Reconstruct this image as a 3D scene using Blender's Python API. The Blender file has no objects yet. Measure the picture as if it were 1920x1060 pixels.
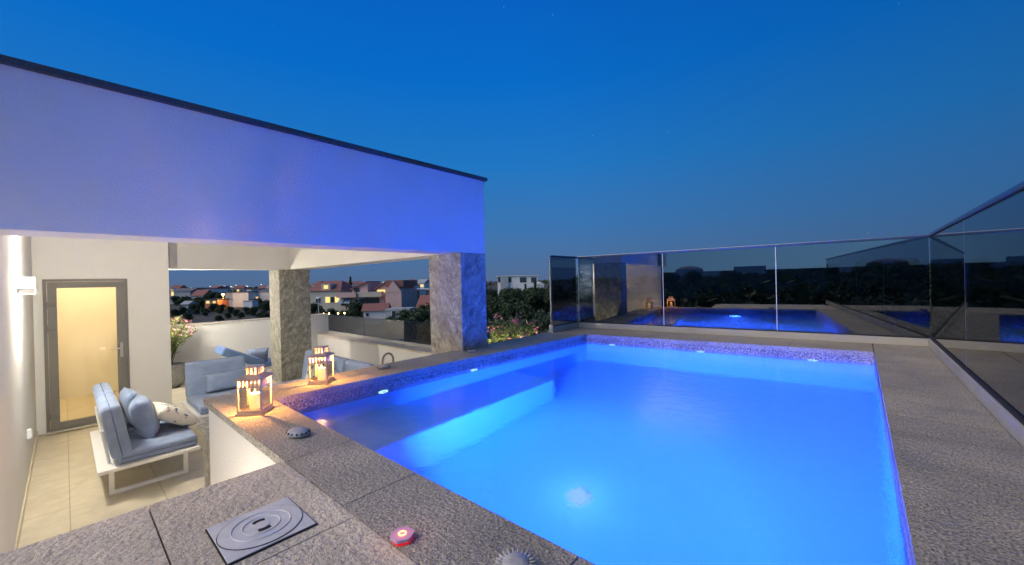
import bpy, bmesh, math, random
from mathutils import Vector, Matrix
R = math.radians
sc = bpy.context.scene
COL = sc.collection
random.seed(7)

# ------------------------------------------------------------------ camera
F = 739.4; YAW = .72156; PITCH = .0033; ROLL = -.02454; EYE = 0.8
def _M():
    cy, sy = math.cos(YAW), math.sin(YAW)
    M = Matrix(((cy, sy, 0), (0, 0, -1), (-sy, cy, 0)))       # world -> cam (right, down, forward)
    cp, sp = math.cos(PITCH), math.sin(PITCH)
    P = Matrix(((1, 0, 0), (0, cp, -sp), (0, sp, cp)))
    cr, sr = math.cos(ROLL), math.sin(ROLL)
    Q = Matrix(((cr, -sr, 0), (sr, cr, 0), (0, 0, 1)))
    return Q @ P @ M
W2C = _M()
cam_d = bpy.data.cameras.new('camera'); cam = bpy.data.objects.new('camera', cam_d); COL.objects.link(cam)
cam_d.sensor_width = 36; cam_d.lens = 36 * F / 1920; cam_d.clip_start = .05; cam_d.clip_end = 6000
c2w = W2C.transposed()
rot = Matrix((c2w @ Vector((1, 0, 0)), c2w @ Vector((0, -1, 0)), c2w @ Vector((0, 0, -1)))).transposed()
cam.matrix_world = Matrix.Translation((0, 0, EYE)) @ rot.to_4x4()
sc.camera = cam
def at(px, py, dist):
    "world point of a far thing: photo pixel and distance along the view axis"
    return Vector((0, 0, EYE)) + c2w @ Vector(((px - 960) / F * dist, (py - 530) / F * dist, dist))

# ------------------------------------------------------------------ world: dusk sky
w = bpy.data.worlds.new("World"); sc.world = w; w.use_nodes = True
nt = w.node_tree; N = nt.nodes; N.clear(); K = nt.links.new
out = N.new('ShaderNodeOutputWorld')
bg = N.new('ShaderNodeBackground'); bg.inputs[1].default_value = 1.0
tc = N.new('ShaderNodeTexCoord'); sep = N.new('ShaderNodeSeparateXYZ'); K(tc.outputs['Generated'], sep.inputs[0])
ramp = N.new('ShaderNodeValToRGB'); cr = ramp.color_ramp
cr.elements[0].position = 0.0; cr.elements[0].color = (.078, .132, .245, 1)
cr.elements[1].position = 1.0; cr.elements[1].color = (.004, .055, .26, 1)
for p, c in ((.05, (.064, .145, .305)), (.13, (.040, .156, .385)), (.28, (.012, .160, .48)), (.45, (.001, .130, .51)), (.62, (.001, .10, .47))):
    e = cr.elements.new(p); e.color = (*c, 1)
K(sep.outputs['Z'], ramp.inputs[0])
# afterglow of the set sun, low behind the camera (-Y)
dt = N.new('ShaderNodeVectorMath'); dt.operation = 'DOT_PRODUCT'; dt.inputs[1].default_value = (.80, -.58, .12); K(tc.outputs['Generated'], dt.inputs[0])
ym = N.new('ShaderNodeMapRange'); ym.inputs[1].default_value = .12; ym.inputs[2].default_value = 1.0; K(dt.outputs['Value'], ym.inputs[0])
zm = N.new('ShaderNodeMapRange'); zm.inputs[1].default_value = .75; zm.inputs[2].default_value = 0.0; K(sep.outputs['Z'], zm.inputs[0])
mm = N.new('ShaderNodeMath'); mm.operation = 'MULTIPLY'; K(ym.outputs[0], mm.inputs[0]); K(zm.outputs[0], mm.inputs[1])
glow = N.new('ShaderNodeMixRGB'); glow.blend_type = 'ADD'; glow.inputs[2].default_value = (.32, .76, 1.15, 1)
K(mm.outputs[0], glow.inputs[0]); K(ramp.outputs[0], glow.inputs[1])
# darker towards the right of the picture (+X)
xm = N.new('ShaderNodeMapRange'); xm.inputs[1].default_value = -.55; xm.inputs[2].default_value = .75
xm.inputs[3].default_value = 1.12; xm.inputs[4].default_value = .55; K(sep.outputs['X'], xm.inputs[0])
dk = N.new('ShaderNodeVectorMath'); dk.operation = 'SCALE'; K(glow.outputs[0], dk.inputs[0]); K(xm.outputs[0], dk.inputs['Scale'])
# a few faint stars
vo = N.new('ShaderNodeTexVoronoi'); vo.inputs['Scale'].default_value = 26; K(tc.outputs['Generated'], vo.inputs[0])
st = N.new('ShaderNodeMapRange'); st.inputs[1].default_value = .024; st.inputs[2].default_value = .012; st.inputs[4].default_value = .22; K(vo.outputs['Distance'], st.inputs[0])
sa = N.new('ShaderNodeVectorMath'); sa.operation = 'ADD'; K(dk.outputs[0], sa.inputs[0]); K(st.outputs[0], sa.inputs[1])
K(sa.outputs[0], bg.inputs[0])
sky = N.new('ShaderNodeTexSky'); sky.sky_type = 'NISHITA'; sky.sun_disc = False
sky.sun_elevation = R(-2.5); sky.sun_rotation = R(180)
bg2 = N.new('ShaderNodeBackground'); bg2.inputs[1].default_value = .02; K(sky.outputs[0], bg2.inputs[0])
ad = N.new('ShaderNodeAddShader'); K(bg.outputs[0], ad.inputs[0]); K(bg2.outputs[0], ad.inputs[1]); K(ad.outputs[0], out.inputs[0])

# afterglow as one very soft sun from behind the camera
sd = bpy.data.lights.new('sun', 'SUN'); sd.energy = 2.7; sd.angle = R(50); sd.color = (1, .83, .63)
so = bpy.data.objects.new('sun', sd); COL.objects.link(so)
so.rotation_euler = Vector((.30, .72, -.62)).to_track_quat('-Z', 'Y').to_euler()

sc.view_settings.view_transform = 'Standard'; sc.view_settings.look = 'None'
sc.view_settings.exposure = 0; sc.view_settings.gamma = 1
cy = sc.cycles; cy.max_bounces = 10; cy.diffuse_bounces = 4; cy.glossy_bounces = 5; cy.transmission_bounces = 8; cy.transparent_max_bounces = 24
cy.sample_clamp_indirect = 25; cy.caustics_reflective = False; cy.caustics_refractive = True; cy.use_denoising = True

# ------------------------------------------------------------------ lamps (each stands in the fitting that carries it)
def point(name, loc, power, color, r=.05):
    d = bpy.data.lights.new(name, 'POINT'); d.energy = power; d.color = color; d.shadow_soft_size = r
    o = bpy.data.objects.new(name, d); COL.objects.link(o); o.location = loc; o.visible_glossy = False; return o
def area(name, loc, dirn, power, color, size, spread=180, sy=None):
    d = bpy.data.lights.new(name, 'AREA'); d.energy = power; d.color = color; d.size = size; d.spread = R(spread)
    d.shape = 'DISK'
    if sy: d.shape = 'RECTANGLE'; d.size_y = sy
    o = bpy.data.objects.new(name, d); COL.objects.link(o); o.location = loc
    o.rotation_euler = Vector(dirn).to_track_quat('-Z', 'Y').to_euler(); return o

# ------------------------------------------------------------------ materials
def mat(name, base=(.5, .5, .5), rough=.6, metal=0, spec=.5):
    m = bpy.data.materials.new(name); m.use_nodes = True
    b = m.node_tree.nodes['Principled BSDF']
    b.inputs['Base Color'].default_value = (*base, 1); b.inputs['Roughness'].default_value = rough
    b.inputs['Metallic'].default_value = metal; b.inputs['Specular IOR Level'].default_value = spec
    return m, m.node_tree, b
def texco(t, scale=(1, 1, 1), rot=(0, 0, 0), kind='Object'):
    c = t.nodes.new('ShaderNodeTexCoord'); mp = t.nodes.new('ShaderNodeMapping')
    mp.inputs['Scale'].default_value = scale; mp.inputs['Rotation'].default_value = rot
    t.links.new(c.outputs[kind], mp.inputs[0]); return mp.outputs[0]
def noise(t, vec, scale, detail=4, rough=.6, dist=0):
    n = t.nodes.new('ShaderNodeTexNoise'); n.inputs['Scale'].default_value = scale; n.inputs['Detail'].default_value = detail
    n.inputs['Roughness'].default_value = rough; n.inputs['Distortion'].default_value = dist
    t.links.new(vec, n.inputs['Vector']); return n.outputs['Fac']
def cramp(t, fac, stops):
    r = t.nodes.new('ShaderNodeValToRGB'); e = r.color_ramp.elements
    e[0].position, e[0].color = stops[0][0], (*stops[0][1], 1); e[1].position, e[1].color = stops[-1][0], (*stops[-1][1], 1)
    for p, c in stops[1:-1]:
        x = e.new(p); x.color = (*c, 1)
    t.links.new(fac, r.inputs[0]); return r.outputs[0]
def bump(t, b, h, strength=.5, dist=.01, prev=None):
    n = t.nodes.new('ShaderNodeBump'); n.inputs['Strength'].default_value = strength; n.inputs['Distance'].default_value = dist
    t.links.new(h, n.inputs['Height'])
    if prev: t.links.new(prev, n.inputs['Normal'])
    t.links.new(n.outputs[0], b.inputs['Normal']); return n.outputs[0]
def mixc(t, fac, a, b, mode='MIX', f=1.0):
    m = t.nodes.new('ShaderNodeMixRGB'); m.blend_type = mode
    if fac is not None: t.links.new(fac, m.inputs[0])
    else: m.inputs[0].default_value = f
    for i, v in ((1, a), (2, b)):
        if isinstance(v, tuple): m.inputs[i].default_value = (*v, 1)
        else: t.links.new(v, m.inputs[i])
    return m.outputs[0]
def noisy(name, c0, c1, scale, rough=.7, bs=0, bscale=None, bdist=.01, metal=0, detail=4, spec=.5, rot=(0, 0, 0), stretch=(1, 1, 1)):
    m, t, b = mat(name, c0, rough, metal, spec); v = texco(t, stretch, rot)
    n = noise(t, v, scale, detail)
    t.links.new(cramp(t, n, ((.3, c0), (.7, c1))), b.inputs['Base Color'])
    if bs: bump(t, b, noise(t, v, bscale or scale, 5), bs, bdist)
    return m
def stone(name, dark, mid, light, grain=140, bstr=.6):
    "flamed granite: fine grain, soft clouds of tone, rough chipped relief"
    m, t, b = mat(name, mid, .62); v = texco(t)
    g = noise(t, v, grain, 3, .7); cl = noise(t, v, 2.3, 4, .6, .4); md = noise(t, v, 34, 4, .65)
    c = cramp(t, g, ((.34, dark), (.5, mid), (.66, light)))
    c = mixc(t, None, c, cramp(t, cl, ((.3, (.72, .72, .72)), (.7, (1.12, 1.08, 1.02)))), 'MULTIPLY', .9)
    ge = t.nodes.new('ShaderNodeNewGeometry')
    c = mixc(t, None, c, cramp(t, ge.outputs['Random Per Island'], ((0, (.86, .86, .87)), (1, (1.06, 1.04, 1.0)))), 'MULTIPLY', 1)
    wr = noise(t, v, .9, 6, .7, 1.2); c = mixc(t, None, c, cramp(t, wr, ((.40, (.80, .79, .78)), (.55, (1, 1, 1)))), 'MULTIPLY', .8)
    t.links.new(c, b.inputs['Base Color'])
    t.links.new(cramp(t, cl, ((.3, (.45, .45, .45)), (.7, (.75, .75, .75)))), b.inputs['Roughness'])
    p = bump(t, b, md, bstr, .016); bump(t, b, g, bstr * .5, .004, p)
    return m
def emis(name, col, s):
    m = bpy.data.materials.new(name); m.use_nodes = True; t = m.node_tree; t.nodes.clear()
    o = t.nodes.new('ShaderNodeOutputMaterial'); e = t.nodes.new('ShaderNodeEmission')
    e.inputs[0].default_value = (*col, 1); e.inputs[1].default_value = s; t.links.new(e.outputs[0], o.inputs[0]); return m
def thin_glass(name, tint, ior=1.5, rough=0.0):
    m = bpy.data.materials.new(name); m.use_nodes = True; t = m.node_tree; t.nodes.clear()
    o = t.nodes.new('ShaderNodeOutputMaterial'); tr = t.nodes.new('ShaderNodeBsdfTransparent'); g = t.nodes.new('ShaderNodeBsdfGlossy')
    mx = t.nodes.new('ShaderNodeMixShader'); lw = t.nodes.new('ShaderNodeLayerWeight'); lw.inputs[0].default_value = .5
    pw = t.nodes.new('ShaderNodeMath'); pw.operation = 'POWER'; pw.inputs[1].default_value = 5; t.links.new(lw.outputs['Facing'], pw.inputs[0])
    f0 = ((ior - 1) / (ior + 1)) ** 2; fr = t.nodes.new('ShaderNodeMapRange'); fr.inputs[3].default_value = f0; fr.inputs[4].default_value = 1; t.links.new(pw.outputs[0], fr.inputs[0])
    tr.inputs[0].default_value = (*tint, 1); g.inputs['Roughness'].default_value = rough
    t.links.new(fr.outputs[0], mx.inputs[0]); t.links.new(tr.outputs[0], mx.inputs[1]); t.links.new(g.outputs[0], mx.inputs[2])
    t.links.new(mx.outputs[0], o.inputs[0]); return m

M = {}
M['deck'] = stone('grey_granite', (.10, .098, .09), (.37, .36, .33), (.66, .64, .59), 120, .8)
M['slab'] = stone('light_granite', (.48, .44, .37), (.70, .65, .55), (.86, .80, .69), 80, 1.0)
M['tile'] = stone('pool_granite', (.05, .05, .06), (.24, .24, .26), (.56, .56, .58), 75, .25)
M['basin'] = noisy('pool_lining', (.16, .42, .62), (.22, .52, .74), 90, .5)
def _stucco(name, c, s=.35):
    m, t, b = mat(name, c, .85, 0, .2); v = texco(t)
    cl = noise(t, v, 1.2, 3)
    t.links.new(cramp(t, cl, ((.3, tuple(x * .93 for x in c)), (.7, c))), b.inputs['Base Color'])
    vo = t.nodes.new('ShaderNodeTexVoronoi'); vo.inputs['Scale'].default_value = 110; t.links.new(v, vo.inputs[0])
    p = bump(t, b, noise(t, v, 75, 4, .7), s, .012); bump(t, b, vo.outputs['Distance'], s * .6, .005, p); return m
M['stucco'] = _stucco('white_stucco', (.74, .725, .69), .6)
M['fascia'] = _stucco('fascia_stucco', (.78, .77, .76), .8)
M['paint'] = noisy('cream_paint', (.74, .71, .64), (.78, .75, .68), 3, .8)
def _slate():
    m, t, b = mat('slate_cladding', (.3, .29, .27), .55); v0 = texco(t, (1, 1, 1), (.62, .0, .0)); v1 = t.nodes.new('ShaderNodeMapping'); v1.inputs['Rotation'].default_value = (0, .62, .5); t.links.new(v0, v1.inputs[0])
    v2 = t.nodes.new('ShaderNodeMapping'); v2.inputs['Scale'].default_value = (1, 1, .33); t.links.new(v1.outputs[0], v2.inputs[0]); v = v2.outputs[0]
    a = noise(t, v, 12, 8, .72, .7); f = noise(t, texco(t, (1, 1, .35), (-.5, .5, .2)), 46, 6, .75, 1.2)
    c = cramp(t, a, ((.30, (.11, .103, .085)), (.45, (.27, .26, .22)), (.56, (.38, .365, .31)), (.70, (.66, .64, .56))))
    c = mixc(t, None, c, cramp(t, f, ((.35, (.55, .54, .5)), (.65, (1.35, 1.35, 1.35)))), 'MULTIPLY', .8)
    t.links.new(c, b.inputs['Base Color']); p = bump(t, b, a, .8, .03); bump(t, b, f, .5, .01, p); return m
M['slate'] = _slate()
def _floor():
    m, t, b = mat('beige_floor_tiles', (.6, .56, .48), .38); v = texco(t)
    br = t.nodes.new('ShaderNodeTexBrick'); br.offset = .5; br.inputs['Scale'].default_value = 1
    br.inputs['Brick Width'].default_value = .6; br.inputs['Row Height'].default_value = .6; br.inputs['Mortar Size'].default_value = .004
    br.offset = 0; br.inputs['Mortar Smooth'].default_value = .1
    br.inputs['Color1'].default_value = (.60, .54, .41, 1); br.inputs['Color2'].default_value = (.64, .58, .45, 1); br.inputs['Mortar'].default_value = (.38, .34, .27, 1)
    t.links.new(v, br.inputs[0])
    c = mixc(t, None, br.outputs[0], cramp(t, noise(t, v, 5, 7, .65, .8), ((.3, (.82, .8, .76)), (.7, (1.06, 1.06, 1.05)))), 'MULTIPLY', 1)
    t.links.new(c, b.inputs['Base Color']); bump(t, b, noise(t, v, 40, 4), .12, .004); return m
M['floor'] = _floor()
M['dark_cap'] = noisy('dark_roof_cap', (.025, .028, .035), (.06, .065, .075), 60, .5, .4, 60, .005)
M['frame'] = noisy('grey_aluminium', (.20, .19, .175), (.22, .21, .195), 20, .42, metal=.2)
M['steel'] = noisy('brushed_steel', (.52, .53, .54), (.64, .65, .66), 8, .3, metal=1, stretch=(1, 1, 12))
M['rail'] = noisy('rail_steel', (.10, .13, .20), (.14, .17, .25), 12, .3, metal=.9)
M['channel'] = noisy('painted_channel', (.36, .36, .34), (.40, .40, .38), 6, .5)
M['white_metal'] = noisy('white_metal', (.74, .73, .70), (.80, .79, .76), 10, .4)
def fabric(name, c):
    m, t, b = mat(name, c, .9, 0, .15); v = texco(t)
    b.inputs['Sheen Weight'].default_value = .25
    n = noise(t, v, 9, 4, .6); t.links.new(cramp(t, n, ((.3, tuple(x * .86 for x in c)), (.7, tuple(x * 1.08 for x in c)))), b.inputs['Base Color'])
    wv = noise(t, v, 320, 2); p = bump(t, b, wv, .25, .002); bump(t, b, noise(t, v, 9, 3, .5, .5), .22, .03, p); return m
M['blue'] = fabric('blue_grey_fabric', (.23, .295, .43))
M['blue2'] = fabric('deeper_blue_fabric', (.12, .20, .40))
M['piping'] = noisy('navy_piping', (.09, .12, .20), (.13, .17, .27), 20, .8)
def _cream():
    m, t, b = mat('cream_printed_fabric', (.72, .68, .58), .9); v = texco(t)
    n = noise(t, v, 11, 4, .6, .9); t.links.new(cramp(t, n, ((.0, (.06, .10, .17)), (.41, (.07, .12, .2)), (.425, (.70, .66, .56)), (1, (.76, .73, .64)))), b.inputs['Base Color'])
    bump(t, b, noise(t, v, 45, 4), .5, .01); return m
M['cream'] = _cream()
M['glass'] = thin_glass('tinted_glass', (.34, .41, .50), 2.85)
M['clear'] = thin_glass('clear_glass', (.93, .93, .90), 1.42)
M['doorglass'] = thin_glass('door_glass', (.95, .93, .88), 1.35)
M['joint'] = noisy('glass_edge', (.62, .66, .68), (.74, .78, .80), 8, .25)
M['lantern'] = noisy('cream_lacquered_metal', (.42, .35, .30), (.50, .42, .36), 20, .45)
def _wax():
    m, t, b = mat('candle_wax', (.85, .68, .42), .5); v = texco(t)
    sp = t.nodes.new('ShaderNodeSeparateXYZ'); t.links.new(v, sp.inputs[0])
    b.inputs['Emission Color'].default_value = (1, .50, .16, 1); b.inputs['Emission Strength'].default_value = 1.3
    b.inputs['Subsurface Weight'].default_value = .2; return m
M['wax'] = _wax()
M['flame'] = emis('candle_flame', (1, .62, .22), 14)
M['shell'] = noisy('shell_chalk', (.30, .31, .33), (.50, .51, .53), 30, .6, .4, 60, .004)
M['hole'] = mat('dark_recess', (.015, .015, .02), .8)[0]
M['plastic'] = mat('white_plastic', (.85, .88, .9), .3)[0]
M['nozzle'] = emis('self_lit_nozzle', (.50, .85, 1), 1.6)  # white plastic discs; the pool light on them is put in as emission
M['poollamp'] = emis('pool_lamp_lens', (.25, .62, 1), 3.5)
M['floorlamp'] = emis('floor_lamp_lens', (.32, .56, 1), 1.1)
M['lampglow'] = emis('opal_lamp', (1, .97, .88), 6)
M['warmpane'] = emis('lit_room', (1, .72, .32), .55)
M['lamp_orange'] = emis('orange_lamp', (1, .62, .22), 16)
M['lamp_white'] = emis('white_street_light', (1, .78, .55), 3.2)
M['lit_win'] = emis('lit_window', (1, .70, .24), 1.3)
M['lit_blue'] = emis('blue_lit_terrace', (.08, .08, 1), 1.2)
M['dark_win'] = mat('window_glass_dark', (.04, .05, .06), .15)[0]
def _water():
    m = bpy.data.materials.new('pool_water'); m.use_nodes = True; t = m.node_tree; t.nodes.clear()
    o = t.nodes.new('ShaderNodeOutputMaterial'); g = t.nodes.new('ShaderNodeBsdfGlass')
    g.inputs['IOR'].default_value = 1.33; g.inputs['Roughness'].default_value = .11; g.inputs['Color'].default_value = (.86, .95, 1, 1)
    v = texco(t, (1, 1, 1)); n = noise(t, v, 9, 5, .6, .4)
    b = t.nodes.new('ShaderNodeBump'); b.inputs['Strength'].default_value = .22; b.inputs['Distance'].default_value = .02
    t.links.new(n, b.inputs['Height']); t.links.new(b.outputs[0], g.inputs['Normal']); t.links.new(g.outputs[0], o.inputs[0]); return m
M['water'] = _water()
M['ground'] = noisy('dry_field', (.03, .032, .026), (.085, .08, .06), .06, .95, detail=8)
def _leaf(name, a, b_):
    m, t, b = mat(name, a, .7, 0, .2)
    oi = t.nodes.new('ShaderNodeNewGeometry')
    t.links.new(cramp(t, oi.outputs['Random Per Island'], ((0, a), (1, b_))), b.inputs['Base Color']); return m
M['leaf_a'] = _leaf('dark_foliage', (.018, .035, .018), (.055, .085, .040))
M['leaf_b'] = _leaf('grey_green_foliage', (.035, .060, .040), (.09, .125, .085))
M['leaf_c'] = _leaf('oleander_leaves', (.14, .22, .05), (.38, .44, .15))
M['petal'] = _leaf('pink_petals', (.62, .16, .20), (.85, .45, .50))
M['bark'] = noisy('bark', (.06, .05, .04), (.12, .10, .08), 6, .9)
M['pot'] = noisy('woven_grey_pot', (.20, .20, .19), (.34, .33, .31), 30, .7, .5, 40, .01)
M['soil'] = noisy('pale_gravel', (.4, .38, .35), (.6, .58, .55), 50, .9)
M['roof_red'] = noisy('red_roof_tiles', (.20, .09, .08), (.28, .12, .10), 2.0, .8)
M['h_pink'] = noisy('pink_render', (.52, .36, .34), (.60, .43, .40), .5, .9)
M['h_cream'] = noisy('cream_render', (.44, .42, .36), (.52, .50, .43), .5, .9)
M['h_white'] = noisy('white_render', (.62, .64, .66), (.72, .74, .76), .5, .9)
M['h_grey'] = noisy('grey_render', (.28, .32, .36), (.36, .40, .44), .5, .9)
M['h_brick'] = noisy('orange_block', (.45, .17, .09), (.56, .24, .13), 2.5, .9)
M['awning'] = noisy('blue_grey_awning', (.22, .32, .38), (.30, .40, .46), 1, .8)
M['concrete'] = noisy('roof_concrete', (.10, .11, .13), (.15, .16, .18), 1, .9)
M['red_glow'] = emis('red_ring', (1, .30, .12), 5)

# ------------------------------------------------------------------ mesh helpers
class MB:
    def __init__(s): s.bm = bmesh.new()
    def box(s, x0, x1, y0, y1, z0, z1, bev=0, mat4=None, seg=2):
        r = bmesh.ops.create_cube(s.bm, size=1)['verts']
        for v in r: v.co = Vector(((x0 + x1) / 2 + v.co.x * (x1 - x0), (y0 + y1) / 2 + v.co.y * (y1 - y0), (z0 + z1) / 2 + v.co.z * (z1 - z0)))
        vs = r
        if bev:
            es = list({e for v in r for e in v.link_edges})
            q = bmesh.ops.bevel(s.bm, geom=es, offset=bev, segments=seg, affect='EDGES', profile=.6)
            vs = list({v for v in q['verts']} | {v for v in r if v.is_valid})
        if mat4 is not None:
            for v in vs: v.co = mat4 @ v.co
        return s
    def prism(s, pts, z0, z1):
        a = [s.bm.verts.new((x, y, z0)) for x, y in pts]; b = [s.bm.verts.new((x, y, z1)) for x, y in pts]; n = len(pts)
        s.bm.faces.new(a[::-1]); s.bm.faces.new(b)
        for i in range(n): s.bm.faces.new((a[i], a[(i + 1) % n], b[(i + 1) % n], b[i]))
        return s
    def poly(s, pts):
        s.bm.faces.new([s.bm.verts.new(p) for p in pts]); return s
    def tube(s, pts, r, n=8, cap=True):
        pts = [Vector(p) for p in pts]; rs = r if isinstance(r, (list, tuple)) else [r] * len(pts); rings = []
        up = None
        for i, p in enumerate(pts):
            d = (pts[min(i + 1, len(pts) - 1)] - pts[max(i - 1, 0)]).normalized()
            if up is None: up = Vector((0, 0, 1)) if abs(d.z) < .9 else Vector((1, 0, 0))
            a = d.cross(up).normalized(); b = d.cross(a).normalized(); up = -b if False else up
            rings.append([s.bm.verts.new(p + (a * math.cos(2 * math.pi * k / n) + b * math.sin(2 * math.pi * k / n)) * rs[i]) for k in range(n)])
        for i in range(len(rings) - 1):
            for k in range(n): s.bm.faces.new((rings[i][k], rings[i][(k + 1) % n], rings[i + 1][(k + 1) % n], rings[i + 1][k]))
        if cap: s.bm.faces.new(rings[0][::-1]); s.bm.faces.new(rings[-1])
        return s
    def lathe(s, prof, n=24, c=(0, 0, 0), sy=1):
        rings = [[s.bm.verts.new((c[0] + r * math.cos(2 * math.pi * k / n), c[1] + sy * r * math.sin(2 * math.pi * k / n), c[2] + z)) for k in range(n)] for r, z in prof]
        for i in range(len(rings) - 1):
            for k in range(n): s.bm.faces.new((rings[i][k], rings[i][(k + 1) % n], rings[i + 1][(k + 1) % n], rings[i + 1][k]))
        s.bm.faces.new(rings[0][::-1]); s.bm.faces.new(rings[-1]); return s
    def pillow(s, wx, hz, t, m4=None, n=14, puff=.5, pinch=.07):
        m4 = m4 or Matrix()
        g = [[None] * (n + 1) for _ in range(2 * (n + 1))]
        for side in (0, 1):
            for i in range(n + 1):
                for j in range(n + 1):
                    u, v = 2 * i / n - 1, 2 * j / n - 1
                    k = max(0, (1 - u ** 4)) ** puff * max(0, (1 - v ** 4)) ** puff
                    edge = 1 - pinch * (1 - abs(u) ** 2) * abs(v) ** 3, 1 - pinch * (1 - abs(v) ** 2) * abs(u) ** 3
                    p = Vector((u * wx / 2 * edge[1], (t / 2 * k) * (1 if side else -1), v * hz / 2 * edge[0]))
                    if k < 1e-6 and side: g[side * (n + 1) + i][j] = g[i][j]
                    else: g[side * (n + 1) + i][j] = s.bm.verts.new(m4 @ p)
        for side in (0, 1):
            o = side * (n + 1)
            for i in range(n):
                for j in range(n):
                    f = (g[o + i][j], g[o + i + 1][j], g[o + i + 1][j + 1], g[o + i][j + 1])
                    try: s.bm.faces.new(f if not side else f[::-1])
                    except ValueError: pass
        return s
    def build(s, name, m, parent=None, loc=None, smooth=False, label=None):
        me = bpy.data.meshes.new(name)
        bmesh.ops.recalc_face_normals(s.bm, faces=s.bm.faces)
        s.bm.to_mesh(me); s.bm.free(); me.materials.append(m)
        if smooth:
            for p in me.polygons: p.use_smooth = True
        o = bpy.data.objects.new(name, me); COL.objects.link(o)
        if loc: o.location = loc
        if parent: o.parent = parent
        if label: o['label'] = label
        return o
def B(*a, **k): return MB().box(*a, **k)
def tag(o, label=None, cat=None, group=None, kind=None):
    if label: o['label'] = label
    if cat: o['category'] = cat
    if group: o['group'] = group
    if kind: o['kind'] = kind
    return o
def thing(name, label, cat, loc=(0, 0, 0), rz=0, group=None):
    o = bpy.data.objects.new(name, None); COL.objects.link(o); o.location = loc; o.rotation_euler = (0, 0, rz); o.empty_display_size = .1
    return tag(o, label, cat, group)
KIDS = {}
def copy_tree(o, loc=None, rz=None, label=None, scale=None, parent=None):
    c = o.copy(); COL.objects.link(c); c.parent = parent
    if loc is not None: c.location = loc
    if rz is not None: c.rotation_euler = (0, 0, rz)
    if scale is not None: c.scale = scale
    if label: c['label'] = label
    for ch in [q for q in COL.objects if q.parent == o]: copy_tree(ch, parent=c)
    return c
def struct(o): o['kind'] = 'structure'; return o

# ================================================================== POOL TERRACE
ZW = -.12; FZ = -1.15
A = (-3.16, .97); Bq = (-3.0, 5.03); Cq = (.10, 5.36); Dq = (.105, .97)
# coping slabs with open joints, one mesh for the raised deck
mb = MB(); g = .0025
def quad(p, z0=-.045, z1=0): mb.prism(p, z0, z1)
# near strip (y .66 - .97)
xs = [-3.6, -2.78, -1.98, -1.42, -.62, .18, 1.0]
for i in range(len(xs) - 1):
    a, b = xs[i] + g, xs[i + 1] - g
    quad([(a, .655), (b, .655), (b, .97), (a, .97)])
# left strip
def lx(y): return A[0] + (Bq[0] - A[0]) * (y - .97) / (Bq[1] - .97)
ys = [.97, 1.75, 2.53, 3.31, 4.09, 4.87]
for i in range(len(ys) - 1):
    a, b = ys[i] + g, ys[i + 1] - g
    quad([(-3.6, a), (lx(a), a), (lx(b), b), (-3.6, b)])
# back strip, up to the railing channel
def by(x): return Bq[1] + (Cq[1] - Bq[1]) * (x - Bq[0]) / (Cq[0] - Bq[0])
quad([(-3.6, 4.8725), (lx(4.8725), 4.8725), Bq, (-3.0, 5.78), (-3.6, 5.72)])
xb = [-3.0, -2.2, -1.4, -.6, .10]
for i in range(len(xb) - 1):
    a, b = xb[i] + g, xb[i + 1] - g
    quad([(a, by(a)), (b, by(b)), (b, 6.02 + b * .08), (a, 6.02 + a * .08)])
# right strip
yr = [.97, 2.26, 3.07, 3.88, 4.69, 6.05]
for i in range(len(yr) - 1):
    quad([(.105, yr[i] + g), (.60, yr[i] + g), (.60, yr[i + 1] - g), (.105, yr[i + 1] - g)])
deck = struct(mb.build('pool_deck', M['deck']))
mb = MB()
quad([(-1.995, .193), (-1.325, .193), (-1.325, .650), (-1.995, .650)])
quad([(-1.32, -.6), (-.5, -.6), (-.5, .650), (-1.32, .650)])
quad([(-.495, -.6), (.6, -.6), (.6, .650), (-.495, .650)])
quad([(-1.995, -.62), (-1.325, -.62), (-1.325, .188), (-1.995, .188)])
struct(mb.build('stair_head_paving', M['slab']))
mb = MB()
mb.prism([(-3.57, .68), (-1.97, .68), (-1.97, -1.6), (.56, -1.6), (.56, .955), (-3.57, .955)], -1.16, -.046)
mb.prism([(-3.57, .957), (-3.20, .957), (-3.04, 5.05), (-3.04, 5.70), (-3.57, 5.70)], -1.16, -.046)
mb.prism([(-3.038, 5.07), (.14, 5.40), (.56, 6.05), (-3.038, 5.74)], -1.5, -.046)
mb.prism([(.14, .957), (.56, .957), (.56, 6.04), (.14, 5.398)], -1.5, -.046)
struct(mb.build('pool_wall', M['stucco']))
# pool body
pool = thing('swimming_pool', 'rectangular rooftop pool glowing blue with underwater lamps and a bench along one side', 'swimming pool', (-1.5, 3, 0))
def rel(o_loc, mb_):   # shift world coordinates into the thing's own
    for v in mb_.bm.verts: v.co -= Vector(o_loc)
    return mb_
PL = (-1.5, 3, 0); PB = -1.25
mb = MB(); P4 = [A, Dq, Cq, Bq]
for i in range(4):
    p, q = P4[i], P4[(i + 1) % 4]
    mb.poly([(*p, -.0455), (*q, -.0455), (*q, -.24), (*p, -.24)])
band = rel(PL, mb).build('tile_band', M['tile'], pool)
mb = MB()
for i in range(4):
    p, q = P4[i], P4[(i + 1) % 4]
    mb.poly([(*p, -.24), (*q, -.24), (*q, PB), (*p, PB)])
mb.poly([(*p, PB) for p in P4])
rel(PL, mb).build('basin', M['basin'], pool)
mb = MB(); mb.prism([(-3.17, .972), (-2.49, .972), (-2.47, 3.44), (-3.05, 3.44)], PB + .002, -.66)
rel(PL, mb).build('bench', M['basin'], pool)
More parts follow.
